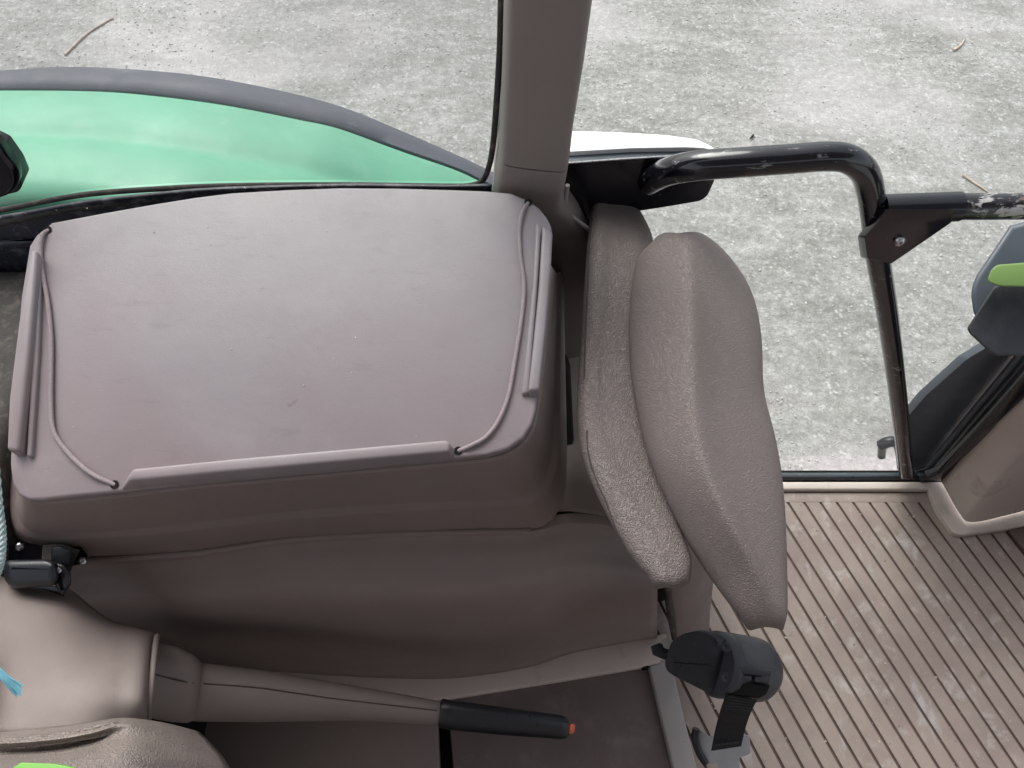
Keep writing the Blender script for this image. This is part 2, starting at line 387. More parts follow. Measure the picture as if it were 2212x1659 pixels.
# ================================================================== DOOR SILL
sroot = thing('door_sill', 'scuffed beige door sill plate with black rubber seal along the doorway', 'door sill', (.9, .66, ZF))
ya = ytop+.027
bm = bmesh.new(); yb = PH(1850, 1040, HF-.012).y
box_bm((1.0, (ya+yb)/2, ZF-.004), (.72, 0, 0), (0, (yb-ya)/2, 0), (0, 0, .016), .005, bm)
o = from_bm('sill_plate', bm, M['trim']); adopt(sroot, o)
bm = tube_bm([(.28, yb+.012, ZF+.006), (1.0, yb+.012, ZF+.006), (1.72, yb+.012, ZF+.006)], .006)
o = from_bm('sill_seal', bm, M['black']); adopt(sroot, o)
bm = bmesh.new(); box_bm((1.0, yb+.022, ZF-.06), (.75, 0, 0), (0, .009, 0), (0, 0, .055), .004, bm)
o = from_bm('outer_lip', bm, M['teal']); adopt(sroot, o)
# ================================================================== MUDGUARD outside
mg = thing('mudguard', 'large green rear mudguard with grey rubber edge seen through the dusty side window', 'mudguard', (-.4, 1.0, 1.6))
ge = [(-420, 222), (-200, 204), (0, 198), (200, 199), (333, 208), (500, 230), (667, 263), (737, 279), (871, 328), (971, 362), (1028, 387), (1120, 440), (1200, 520), (1260, 650)]
be = [(-420, 180), (-200, 158), (0, 151), (133, 143), (267, 147), (433, 162), (600, 193), (737, 229), (871, 283), (971, 327), (1038, 358), (1135, 410), (1220, 500), (1290, 640)]
G = [PY(x, y, 1.05) for x, y in ge]; B = [PY(x, y, 1.13) for x, y in be]
G = crom(G, 6); B = crom(B, 6)
def arch(x, arr):
    for a, b in zip(arr, arr[1:]):
        if a.x <= x <= b.x: return a.z+(b.z-a.z)*(x-a.x)/(b.x-a.x+1e-9)
    return arr[-1].z if x > arr[-1].x else arr[0].z
xs = [G[0].x+(.02-G[0].x)*i/80 for i in range(81)]
rows = []
for yy, dz in ((.728, -.16), (.730, .06), (.738, .084), (.80, .084), (.845, .078), (.868, .060), (.885, .058), (.905, .064), (.96, .056), (1.01, .034), (1.04, .010), (1.05, 0), (1.052, -.03)):
    rows.append([Vector((x, yy, arch(x, G)+dz)) for x in xs])
bm = loft_bm(rows, closed=False, cap=False)
o = from_bm('guard_body', bm, M['green'], sharp=80); m = o.modifiers.new('t', 'SOLIDIFY'); m.thickness = .004; subsurf(o, 1); adopt(mg, o)
rows = []
for tt, dz in ((0, -.003), (.03, .004), (.5, .006), (.95, .001), (1.0, -.012)):
    rows.append([Vector((x, 1.052+(.078)*tt, arch(x, G)*(1-tt)+arch(x, B)*tt+dz)) for x in xs])
bm = loft_bm(rows, closed=False, cap=False)
o = from_bm('edge_trim', bm, M['grey_edge'], sharp=80); m = o.modifiers.new('t', 'SOLIDIFY'); m.thickness = .008; adopt(mg, o)
c0 = PY(737, 262, 1.10)
bm = box_bm(c0+Vector((0, -.01, .008)), (.008, 0, 0), (.006, .030, -.006), (0, 0, .003), .001)
o = from_bm('edge_clip', bm, M['alu']); adopt(mg, o)
# ================================================================== SIDE WINDOW (rear quarter)
wr = thing('side_window', 'dusty fixed side window with black rubber seal above the storage console', 'window', (-.4, YW+.02, 1.9))
bot = [(-300, 505), (-120, 475), (0, 452), (167, 420), (333, 406), (500, 399), (737, 397), (960, 400), (1018, 398), (1044, 385), (1058, 350), (1066, 300), (1074, 200), (1080, 100), (1083, 0), (1087, -120), (1090, -260)]
Bp = crom([PY(x, y, YW+.015) for x, y in bot], 6)
bm = bmesh.new()
pts = [p.copy() for p in Bp]+[PY(-300, -260, YW+.015)]
for p in pts: p.y = YW+.022
vs = [bm.verts.new(p) for p in pts]; f = bm.faces.new(vs)
bmesh.ops.triangulate(bm, faces=[f])
o = from_bm('pane', bm, M['glass'], smooth=False); adopt(wr, o)
bm = tube_bm([p+Vector((0, 0, -.002)) for p in Bp], .0038, 12); o = from_bm('seal', bm, M['rubber']); adopt(wr, o)
B2 = [Vector((p.x, p.y-.010, p.z-.012)) for p in Bp if p.x < -.22]
bm = tube_bm(B2, lambda t: .0075*(1-t)+.0025, 12); o = from_bm('inner_seal', bm, M['rubber']); adopt(wr, o)
# window side frame, grey green strip beside the pillar
bm = prism_bm([PY(x, y, YW+.030) for x, y in [(1062, 420), (1066, 395), (1074, 300), (1082, 200), (1088, 100), (1092, -60), (1130, -60), (1120, 420)]], (0, .012, 0), .002)
o = from_bm('side_frame', bm, M['sage']); adopt(wr, o)
# ---- cab wall panel under window
wl = thing('cab_wall', 'dark dusty metal wall panel behind the storage console under the window', 'wall panel', (-.5, YW, 1.6))
top = [(-300, 515), (0, 470), (167, 440), (333, 421), (467, 410), (737, 402), (960, 404), (1062, 402)]
T = crom([PY(x, y, YW) for x, y in top], 5)
bm = prism_bm([T[-1]+Vector((0, 0, -1.25)), T[0]+Vector((0, 0, -1.2))]+T, (0, .006, 0), .002)
o = from_bm('wall_sheet', bm, M['blackmetal']); adopt(wl, o)
T2 = [PH(x, y, .80) for x, y in [(-200, 556), (0, 527), (40, 517), (80, 508)]]
bm = prism_bm([Vector((-1.0, YW-.002, HC-.80)), Vector((-.1, YW-.002, HC-.80)), PH(160, 560, .8), PH(90, 518, .80), PH(0, 527, .80), PH(-200, 556, .80)], (0, 0, -.015), .004)
o = from_bm('sill_ledge', bm, M['blackmetal']); adopt(wl, o)
# body beyond pane to the left (inner dark)
bm = bmesh.new(); box_bm((-.80, .45, HC-1.2), (.15, 0, 0), (0, .24, 0), (0, 0, .35), .02, bm)
o = from_bm('inner_box', bm, M['rubber']); adopt(wl, o)
# ================================================================== PILLAR
pr = thing('window_pillar', 'tall brown-grey plastic pillar between the side window and the door', 'pillar', (.04, YW, 1.9))
def pillar_ring(xl, yl, xr, yr, yp=YW-.035):
    a = PY(xl, yl, yp); b = PY(xr, yr, yp); n = 24; ring = []
    for i in range(n+1):
        t = .5-.5*math.cos(math.pi*i/n); p = a.lerp(b, t); bul = .028*(1-abs(2*t-1)**14)*.93+.002*(1-(2*t-1)**2)
        ring.append(Vector((p.x, yp+.028-bul, p.z)))
    ring += [Vector((b.x, yp+.075, b.z)), Vector((a.x, yp+.075, a.z))]
    return ring
prof1 = [(1100, -420, 1345, -420), (1094, -200, 1313, -200), (1089, 0, 1288, 0), (1085, 167, 1264, 167), (1080, 300, 1241, 300), (1077.5, 357, 1232, 375)]
bm = loft_bm([pillar_ring(*q) for q in prof1])
o = from_bm('upper_cover', bm, M['pillar'], sharp=50); adopt(pr, o)
prof2 = [(1077, 359.5, 1231.5, 377.5), (1071, 400, 1226, 410), (1066, 440, 1217, 446, .675), (1064, 468, 1223, 464, .685), (1062, 495, 1250, 485, .70), (1060, 540, 1280, 520, .72), (1060, 600, 1300, 560, .74), (1060, 800, 1330, 760, .76)]
bm = loft_bm([pillar_ring(*q) for q in prof2])
o = from_bm('lower_cover', bm, M['pillar'], sharp=50); adopt(pr, o)
# ================================================================== STORAGE CONSOLE
cr = thing('storage_console', 'mauve-grey plastic storage console with sloping flat tray top, ridged rim and elastic cords', 'console', (-.2, .45, 1.8))
out = [(77, 507), (110, 480), (220, 459), (333, 439), (420, 425), (500, 415), (620, 408), (737, 404), (860, 405), (971, 408), (1050, 411), (1104, 416), (1138, 430), (1165, 448), (1181, 468), (1190, 485), (1194, 505),
       (1191, 553), (1185, 640), (1178, 720), (1170, 800), (1162, 850), (1158, 885), (1150, 915), (1131, 946), (1098, 970), (1054, 983), (981, 991), (957, 993),
       (500, 1035), (257, 1063), (160, 1072), (90, 1080), (60, 1080), (38, 1069), (24, 1045), (20, 1000), (24, 900), (32, 780), (44, 640), (62, 530)]
OT = [PT(x, y) for x, y in out]
bm = prism_bm(OT, TN*-.024, .004, 3)
tray = from_bm('tray_top', bm, M['tray'], sharp=60); adopt(cr, tray)
# raised rim ridges: front, left, right
def ridge(name, ptsw, hgt, mat_, bev=.003):
    bm = prism_bm([PT(x, y)-TN*.004 for x, y in ptsw], TN*(hgt+.004), bev, 3)
    # slight draft: shrink top
    c = sum((v.co for v in bm.verts), Vector())/len(bm.verts)
    o = from_bm(name, bm, mat_, sharp=50); adopt(cr, o); return o
# ridge footprints are on the tray plane; tops 16 mm higher
def ridge2(pts, h, bev=.003, base=None):   # rim bar given by its top face, h above the tray, and its foot outline
    if base is None: bm = prism_bm([PT(x, y, h) for x, y in pts], (0, 0, -h-.006), bev, 3)
    else:
        bm = bmesh.new(); a = [bm.verts.new(PT(x, y, h)) for x, y in pts]; b = [bm.verts.new(PT(x, y, -.004)) for x, y in base]; n = len(a)
        bm.faces.new(a); bm.faces.new(b[::-1])
        for k in range(n): bm.faces.new((a[k], b[k], b[(k+1) % n], a[(k+1) % n]))
        bmesh.ops.recalc_face_normals(bm, faces=bm.faces)
        es = [e for e in bm.edges if e.calc_face_angle(0) > math.radians(35)]
        bmesh.ops.bevel(bm, geom=es, offset=bev, segments=3, profile=.5, affect='EDGES', clamp_overlap=True)
    o = from_bm('rim_ridge', bm, M['tray'], sharp=50); adopt(cr, o)
ridge2([(277, 1038), (287, 1012), (500, 991), (962, 950), (972, 957), (968, 975), (500, 1017)], .017, .0028,
       [(257, 1063), (276, 1030), (500, 1003), (966, 962), (986, 972), (983, 993), (500, 1037)])
ridge2([(64, 540), (81, 538), (62, 760), (39, 974), (13, 971), (18, 860), (38, 700)], .017, .004)
ridge2([(1172, 484), (1193, 503), (1191, 560), (1180, 700), (1165, 842), (1141, 843), (1150, 760), (1164, 620)], .015, .0035)
ridge2([(1158, 478), (1170, 490), (1160, 640), (1143, 848), (1127, 850), (1138, 740), (1152, 600)], .007, .0025)
ridge2([(81, 556), (90, 556), (82, 760), (67, 985), (56, 985), (68, 760)], .007, .0025)
# skirt
tops = [(60, 530), (40, 700), (27, 860), (20, 1000), (25, 1045), (38, 1067), (62, 1078), (160, 1070), (260, 1061), (380, 1046), (600, 1027), (800, 1008), (957, 993), (1054, 983), (1098, 970), (1131, 946), (1150, 915), (1158, 885), (1170, 800), (1178, 720), (1190, 560)]
bots = [(40, 700, .9), (35, 850, .9), (30, 1000, .9), (30, 1120, .905), (38, 1168, .91), (60, 1192, .91), (110, 1202, .91), (193, 1203, .905), (333, 1194, .90), (443, 1184, .90), (600, 1160, .90), (800, 1147, .90), (1010, 1141, .90), (1145, 1139, .90), (1182, 1124, .90), (1204, 1096, .90), (1216, 1050, .90), (1218, 985, .90), (1216, 880, .90), (1214, 780, .90), (1212, 600, .90)]
TT = crom([PT(x, y)-TN*.018 for x, y in tops], 5); BB = crom([PH(x, y, h+.085) for x, y, h in bots], 5)
rings = []
for t, off in ((0, 0), (.05, .001), (.3, .002), (.52, .002), (.55, .001), (.58, -.004), (.61, -.005), (.96, -.004), (1.0, -.001)):
    row = []
    for i, (a, b) in enumerate(zip(TT, BB)):
        p = a.lerp(b, t); c = Vector((-.25, .50, p.z)); row.append(p+(p-c).normalized()*-off)
    rings.append(row)
bm = loft_bm(rings, closed=False, cap=False)
sk = from_bm('skirt', bm, M['panel'], sharp=35); m = sk.modifiers.new('t', 'SOLIDIFY'); m.thickness = .004; m.offset = 0; adopt(cr, sk)
# cords and their holes
lc = [(104, 497), (96, 510), (91, 540), (93, 575), (100, 615), (107, 655), (113, 710), (115, 760), (114, 850), (117, 920), (133, 957), (167, 996), (207, 1028), (248, 1047)]
rc = [(1141, 438), (1129, 460), (1122, 500), (1124, 553), (1132, 620), (1127, 686), (1114, 770), (1099, 853), (1078, 908), (1051, 944), (1021, 962), (990, 974)]
for pth in (lc, rc):
    P3 = [PT(x, y)+TN*(.0035 if 0 < i < len(pth)-1 else -.001) for i, (x, y) in enumerate(pth)]
    bm = tube_bm(crom(P3, 8), .0026, 10); o = from_bm('elastic_cord', bm, M['cord']); adopt(cr, o)
    for q in (pth[0], pth[-1]):
        c = PT(*q); s = Vector((1, 0, 0)); t = TN.cross(s)
        bm = loft_bm([[c+TN*.0009+(s*math.cos(a)+t*math.sin(a))*rr for a in [math.pi*2*k/20 for k in range(20)]] for rr in (.0048, .0001)], cap=False)
        o = from_bm('cord_hole', bm, M['darkgap']); adopt(cr, o)
# ================================================================== LOWER PANEL
lp = thing('wheel_housing_panel', 'curved brown plastic wheel housing panel sloping down below the storage console', 'panel', (-.1, .3, 1.5))
cols = [(-120, 1204), (60, 1204), (193, 1204), (333, 1195), (443, 1185), (600, 1161), (737, 1150), (900, 1143), (1010, 1141), (1145, 1139), (1230, 1120), (1330, 1130), (1420, 1170)]
hk = [0, 0, 0, 0, 0, 0, 0, 0, 0, 0, .03, .08, .14]
bottoms = [1440, 1440, 1440, 1440, 1445, 1450, 1460, 1466, 1462, 1440, 1412, 1392, 1376]
grid = []
r2b = []; r0 = []; r1 = []; r2 = []; r3 = []; r4 = []; r5 = []; r6 = []
for (x, y), dh, yb_ in zip(cols, hk, bottoms):
    b2 = x+(1106-x)*.04
    r0.append(PH(x, y-12, .980+dh)); r1.append(PH(x, y+4, .982+dh)); r2.append(PH(x, y+12, .984+dh)); r2b.append(PH(x, y+24, .994+dh))
    r3.append(PH(x, y+(yb_-y)*.24, 1.010+dh)); r4.append(PH(x, y+(yb_-y)*.50, 1.055+dh*.8)); r5.append(PH(x, y+(yb_-y)*.78, 1.25+dh*.5))
    r6.append(PH(x, yb_+4, 1.60))
grid = [r0, r1, r2, r2b, r3, r4, r5, r6]
o = patch('panel_face', grid, M['panel'], n=5); adopt(lp, o)
o = from_bm('ledge_bead', tube_bm(crom([PH(x, y+7, .979+dh) for (x, y), dh in zip(cols, hk)][2:10], 6), .0048, 12), M['panel']); adopt(lp, o)
# shoulder between tray and folded seat
grid = [[(1120, 440, .92), (1180, 450, 1.0), (1230, 490, 1.08), (1300, 520, 1.15), (1380, 540, 1.3)],
        [(1120, 620, 1.12), (1180, 620, 1.16), (1225, 640, 1.20), (1300, 660, 1.25), (1380, 680, 1.38)],
        [(1120, 850, 1.12), (1180, 850, 1.18), (1220, 850, 1.20), (1300, 860, 1.25), (1380, 880, 1.38)],
        [(1120, 1000, 1.02), (1180, 1000, 1.02), (1235, 1000, 1.03), (1300, 1010, 1.09), (1385, 1030, 1.3)],
        [(1120, 1120, 1.0), (1180, 1110, 1.0), (1235, 1105, 1.01), (1320, 1120, 1.06), (1405, 1150, 1.14)]]
o = patch('shoulder', [[PH(*q) for q in r] for r in grid], M['panel'], n=6); adopt(lp, o)
# front end of the housing
grid = [[(1425, 1150, 1.12), (1470, 1150, 1.14), (1520, 1150, 1.2), (1560, 1140, 1.3)],
        [(1440, 1240, 1.22), (1475, 1238, 1.23), (1515, 1235, 1.28), (1545, 1230, 1.38)],
        [(1452, 1320, 1.36), (1480, 1320, 1.37), (1512, 1318, 1.41), (1535, 1315, 1.48)],
        [(1468, 1430, 1.62), (1490, 1430, 1.62), (1512, 1428, 1.63), (1528, 1425, 1.65)]]
o = patch('front_end', [[PH(*q) for q in r] for r in grid], M['cover'], n=5); adopt(lp, o)
P3 = crom([PH(1424, 1190, 1.16), PH(1436, 1245, 1.22), PH(1446, 1310, 1.33), PH(1456, 1370, 1.48), PH(1462, 1400, 1.55)], 6)
o = from_bm('edge_seal', tube_bm(P3, .0065, 10), M['rubber']); adopt(lp, o)
# solid filling behind the visible faces so side views stay closed
bm = bmesh.new(); box_bm((-.25, .54, HC-1.38), (.35, 0, 0), (0, .15, 0), (0, 0, .33), .03, bm)
o = from_bm('housing_core', bm, M['darkgap']); adopt(lp, o)
bm = bmesh.new(); box_bm((.26, .53, HC-1.46), (.09, 0, 0), (0, .14, 0), (0, 0, .18), .03, bm)
o = from_bm('housing_core', bm, M['darkgap']); adopt(lp, o)
# ================================================================== DOOR
dr = thing('cab_door', 'open-view glass cab door with bent black tube frame, white outer skin and black lock housing', 'door', (.6, YW, 1.4))
R = lambda t: .0188-.0032*t
def on(px, py, y=YW-.02): return PY(px, py, y)
path = [on(1405, 392, .745), on(1440, 372, .715), on(1500, 359, .69), on(1600, 351, .68), on(1700, 344, .68), on(1790, 338, .68), on(1835, 345, .68), on(1866, 370, .68), on(1880, 410, .68), on(1888, 470, .68), on(1896, 553, .68), on(1917, 680, .68), on(1938, 840, .68), on(1958, 1023, .68)]
o = from_bm('tube_frame', tube_bm(crom(path, 8), R, 20), M['worn']); adopt(dr, o)
# bracket and cross tube
A = on(1905, 452, .675); Bq = on(2072, 446, .675); Cq = on(2760, 440, .675)
o = from_bm('bracket_socket', tube_bm([A, A.lerp(Bq, .5), Bq], .0192, 20), M['gloss']); adopt(dr, o)
o = from_bm('cross_tube', tube_bm([Bq.lerp(A, .1), Bq.lerp(Cq, .5), Cq], .0172, 20), M['scraped']); adopt(dr, o)
o = from_bm('bracket_gusset', prism_bm([on(x, y, .655) for x, y in rounded([(1868, 512), (1900, 476), (1914, 452), (2060, 452), (2056, 480), (1925, 570), (1874, 560)], 5)], (0, .015, -.015), .003), M['gloss']); adopt(dr, o)
o = from_bm('bracket_bolt', screw_bm(on(1943, 520, .654), (0, -1, .25), .0075, hgt=.7), M['steel']); adopt(dr, o)
# glass
bm = bmesh.new()
gp = [on(x, y, .775) for x, y in [(1225, -160), (1225, 470), (1290, 640), (1290, 985), (1980, 985), (2012, 955), (2300, 560), (2500, 300), (2500, -160)]]
f = bm.faces.new([bm.verts.new(p) for p in gp]); bmesh.ops.triangulate(bm, faces=[f])
o = from_bm('glass_pane', bm, M['dglass'], smooth=False); adopt(dr, o)
# lock housing
lh = rounded([(1150, 358), (1236, 353), (1481, 337), (1548, 334), (1545, 385), (1528, 424), (1512, 434), (1442, 446), (1383, 455), (1300, 470), (1200, 480)], [0, 3, 3, 4, 6, 10, 8, 0, 0, 0, 0])
o = from_bm('lock_housing', prism_bm([on(x, y, .742) for x, y in lh], (0, .02, -.02), .003), M['gloss']); adopt(dr, o)
te = rounded([(1150, 328), (1240, 325), (1364, 318), (1481, 316), (1522, 317), (1545, 326), (1548, 333), (1481, 336), (1344, 344), (1236, 352), (1150, 357)], [0, 0, 0, 0, 6, 4, 2, 0, 0, 0, 0])
o = from_bm('door_edge', prism_bm([PH(x, y, .705) for x, y in te], (0, 0, -.012), .002), M['teal']); adopt(dr, o)
o = from_bm('edge_bead', tube_bm([on(1150, 356, .741), on(1236, 351.5, .741), on(1344, 343.5, .741), on(1481, 335.5, .741), on(1530, 333, .741)], .0014, 8), M['steel']); adopt(dr, o)
wh = rounded([(1150, 281), (1247, 283), (1344, 286), (1442, 292), (1505, 301), (1538, 316), (1545, 325), (1520, 320), (1481, 318), (1364, 320), (1240, 327), (1150, 330)], [0, 0, 0, 0, 8, 6, 2, 0, 0, 0, 0, 0])
o = from_bm('outer_skin', prism_bm([PH(x, y, .698) for x, y in wh], (0, 0, -.02), .003), M['white']); adopt(dr, o)
# pillar side gasket, chrome lip near seat pad
o = from_bm('gasket', tube_bm(crom([on(1226, 400, .71), on(1221, 440, .71), on(1230, 462, .71), on(1268, 492, .71), on(1300, 520, .71)], 6), .003, 10), M['alu']); adopt(dr, o)
# ================================================================== right hand front parts
# slate door bottom corner
fr = thing('front_lower_frame', 'slate-coloured curved frame at the front lower corner of the doorway', 'door frame', (1.05, .72, 1.2))
c1 = rounded([(1957, 905), (2000, 855), (2090, 775), (2150, 740), (2290, 660), (2290, 690), (2208, 765), (2010, 1005), (1975, 1024), (1962, 1020)], [10, 0, 10, 0, 0, 0, 0, 12, 6, 6])
o = from_bm('outer_panel', prism_bm([PY(x, y, .73) for x, y in c1], (0, .02, -.02), .004), M['bluegrey']); adopt(fr, o)
o = from_bm('frame_rail', tube_bm(crom([PY(1975, 1023, .715), PY(2005, 1012, .715), PY(2022, 992, .715), PY(2110, 885, .715), PY(2208, 768, .715), PY(2300, 655, .715)], 6), .010, 12), M['bluegrey']); adopt(fr, o)
o = from_bm('rubber_seal', tube_bm(crom([PY(1985, 1030, .69), PY(2018, 1022, .69), PY(2040, 1000, .69), PY(2120, 903, .69), PY(2212, 800, .69), PY(2300, 700, .69)], 6), .014, 12), M['black']); adopt(fr, o)
o = from_bm('inner_seal', prism_bm([PY(x, y, .665) for x, y in [(2000, 1034), (2030, 1022), (2215, 810), (2300, 715), (2320, 770), (2214, 868), (2045, 1034), (2030, 1042)]], (0, .02, 0), .004), M['gloss']); adopt(fr, o)
# hinge knob outside the door
kn = thing('hinge_knob', 'small black rubber stop knob behind the foot of the black door tube', 'knob', tuple(PY(1925, 975, .80)))
bm = tube_bm(crom([PY(1903, 962, .80), PY(1918, 955, .80), PY(1936, 956, .80), PY(1946, 975, .80), PY(1950, 1010, .80)], 5), .014, 12)
o = from_bm('knob_arm', bm, M['black']); adopt(kn, o)
o = from_bm('knob_foot', tube_bm([PY(1906, 960, .80), PY(1904, 985, .80)], .010, 12), M['black']); adopt(kn, o)
# beige kick trim
kt = thing('front_trim', 'beige plastic trim rising from the floor at the front of the doorway', 'trim panel', (1.1, .55, 1.1))
def trow(a, b, n=5):
    return [a.lerp(b, i/n) for i in range(n+1)]
rows = [[PH(2035, 1040, 1.62), PH(2072, 1108, 1.62), PH(2100, 1128, 1.62), PH(2178, 1112, 1.62), PH(2260, 1090, 1.62)],
        [PH(2040, 1034, 1.58), PH(2080, 1096, 1.58), PH(2106, 1110, 1.58), PH(2178, 1090, 1.58), PH(2260, 1070, 1.58)],
        [PH(2110, 955, 1.40), PH(2160, 1010, 1.42), PH(2185, 1018, 1.43), PH(2240, 1005, 1.44), PH(2300, 990, 1.44)],
        [PH(2212, 862, 1.2), PH(2270, 905, 1.24), PH(2290, 905, 1.26), PH(2330, 890, 1.28), PH(2380, 880, 1.3)]]
o = patch('trim_face', rows, M['trim'], n=6, thick=.01); adopt(kt, o)
ft = rounded([(2005, 1050), (2040, 1040), (2076, 1106), (2105, 1124), (2176, 1108), (2300, 1070), (2300, 1120), (2178, 1143), (2075, 1156), (2058, 1150), (2024, 1100)], 8)
o = from_bm('trim_foot', prism_bm([PH(x, y, 1.635) for x, y in ft], (0, 0, -.03), .006), M['trim']); adopt(kt, o)
o = from_bm('floor_recess', prism_bm([PH(x, y, 1.642) for x, y in [(2178, 1145), (2300, 1110), (2300, 1260), (2215, 1190)]], (0, 0, -.008), .002), M['groove']); adopt(kt, o)
# mirror-like dark assembly upper right
dh = thing('dashboard_corner', 'dark grey dashboard corner with green lever tip at the right edge', 'dashboard', tuple(PD(2200, 660, 1.0)))
arm = rounded([(2182, 486), (2139, 550), (2106, 598), (2096, 630), (2102, 680), (2140, 730), (2600, 730), (2600, 380)], [0, 20, 20, 18, 15, 10, 0, 0])
o = from_bm('rear_shell', prism_bm([PD(x, y, 1.12) for x, y in arm], _d(2200, 600)*.04, .010, 4), M['bluegrey']); adopt(dh, o)
bx = rounded([(2147, 619), (2088, 709), (2094, 721), (2139, 763), (2153, 769), (2600, 775), (2600, 560), (2200, 590)], [4, 5, 4, 8, 5, 0, 0, 0])
front_pts = [PD(x, y, 1.0) for x, y in bx]
o = from_bm('corner_box', prism_bm(front_pts, _d(2200, 700)*.09, .006, 3), M['charcoal']); adopt(dh, o)
lv = rounded([(2133, 603), (2140, 584), (2152, 572), (2330, 558), (2330, 622), (2159, 619), (2138, 612)], [6, 6, 8, 0, 0, 8, 6])
o = from_bm('green_tip', prism_bm([PD(x, y, .95) for x, y in lv], _d(2200, 600)*.025, .006, 3), M['limeb']); adopt(dh, o)
bm = bmesh.new(); box_bm((1.42, .42, HC-1.12), (.20, 0, 0), (0, .20, 0), (0, 0, .50), .04, bm)
o = from_bm('dashboard_body', bm, M['charcoal']); adopt(dh, o)
# ================================================================== FOLDED PASSENGER SEAT
ps = thing('passenger_seat', 'folded grey vinyl passenger seat with two pads standing on edge beside the console', 'seat', (.2, .4, ZF))
def pad(name, st, hs_, mat_, depth=.32, lean=(0, 0), dip=1.0):
    """st: stations (L, C, R pixel pairs); hs_: drop of L, C, R below the camera"""
    rings = []
    nst = len(st)
    for i, ((lx, ly), (cx, cy), (rx, ry)) in enumerate(st):
        hl, hc, hr = hs_[i] if isinstance(hs_[0], (tuple, list)) else hs_
        Lp, Cp, Rp = PH(lx, ly, hl), PH(cx, cy, hc), PH(rx, ry, hr)
        e = dip*min(1, min(i, nst-1-i)/3)
        dn = Vector((lean[0], lean[1], -depth))
        m1 = Lp.lerp(Cp, .30)+Vector((0, 0, .012)); m2 = Lp.lerp(Cp, .80)+Vector((0, 0, .006)); m3 = Cp.lerp(Rp, .24)+Vector((0, 0, .004-.010*e)); m4 = Cp.lerp(Rp, .75)+Vector((0, 0, .009))
        inn = (Rp-Lp)*.03
        ring = [Lp+dn+inn*3, Lp+dn*.5+inn*2, Lp+dn*.12+inn, Lp, m1, m2, Cp, m3, m4, Rp, Rp+dn*.12-inn, Rp+dn*.5-inn*2, Rp+dn-inn*3, (Lp+Rp)*.5+dn*1.02]
        rings.append(ring)
    # rounded ends
    def endring(r, q, s, push):
        c = sum(r, Vector())/len(r); return [c+(p-c)*s+push for p in r]
    d0 = (rings[0][6]-rings[1][6]).normalized(); d1 = (rings[-1][6]-rings[-2][6]).normalized()
    rings = [endring(rings[0], 0, .70, d0*.015), endring(rings[0], 0, .93, d0*.011)]+rings+[endring(rings[-1], 0, .92, d1*.011), endring(rings[-1], 0, .70, d1*.015)]
    bm = loft_bm(rings); o = from_bm(name, bm, mat_, sharp=None); subsurf(o, 3); adopt(ps, o); return o
A_st = [((1280, 432), (1312, 420), (1374, 434)), ((1272, 446), (1312, 425), (1392, 465)), ((1264, 530), (1315, 540), (1425, 520)), ((1257, 620), (1310, 620), (1400, 620)),
        ((1250, 720), (1305, 720), (1400, 740)), ((1243, 820), (1300, 820), (1405, 840)), ((1240, 900), (1300, 895), (1415, 920)), ((1244, 960), (1310, 945), (1430, 985)),
        ((1264, 1025), (1335, 1000), (1450, 1060)), ((1301, 1106), (1375, 1080), (1470, 1130)), ((1345, 1185), (1420, 1155), (1488, 1180)), ((1380, 1232), (1445, 1205), (1500, 1215)), ((1400, 1250), (1450, 1246), (1494, 1238))]
pad('backrest_pad', A_st, (.79, .778, .795), M['vinyl'], .22, (.05, .07), 0.0)
B_st = [((1410, 522), (1470, 507), (1530, 512)), ((1375, 545), (1490, 520), (1566, 538)), ((1362, 585), (1497, 575), (1612, 592)), ((1353, 650), (1500, 650), (1640, 650)), ((1350, 730), (1500, 740), (1655, 735)),
        ((1356, 810), (1502, 830), (1654, 820)), ((1366, 870), (1507, 890), (1660, 868)), ((1380, 940), (1516, 955), (1681, 936)), ((1402, 1015), (1532, 1020), (1695, 1010)),
        ((1440, 1100), (1560, 1085), (1703, 1090)), ((1482, 1185), (1600, 1165), (1706, 1190)), ((1530, 1258), (1638, 1235), (1706, 1280)), ((1576, 1318), (1655, 1300), (1705, 1335)), ((1608, 1358), (1660, 1345), (1696, 1358))]
hb = [(.76, .73, .76), (.765, .715, .775), (.77, .71, .79), (.77, .705, .80), (.77, .705, .80), (.77, .705, .80), (.77, .705, .80), (.77, .705, .80), (.77, .71, .80), (.78, .715, .80), (.79, .73, .80), (.80, .75, .80), (.80, .77, .80), (.81, .79, .81)]
pad('seat_pad', B_st, hb, M['vinyl_fine'], .22, (.06, .16))
# seam on the backrest pad
sm = crom([PH(1277, 470, .775), PH(1271, 600, .777), PH(1264, 760, .777), PH(1262, 900, .777), PH(1272, 990, .777), PH(1305, 1075, .778), PH(1340, 1160, .78), PH(1395, 1236, .79)], 8)
# seat bracket + hinge bar under the pads
bm = bmesh.new(); box_bm((.27, .44, HC-1.2), (.02, 0, 0), (0, .03, 0), (0, 0, .2), .01, bm)
o = from_bm('seat_bracket', bm, M['black']); adopt(ps, o)
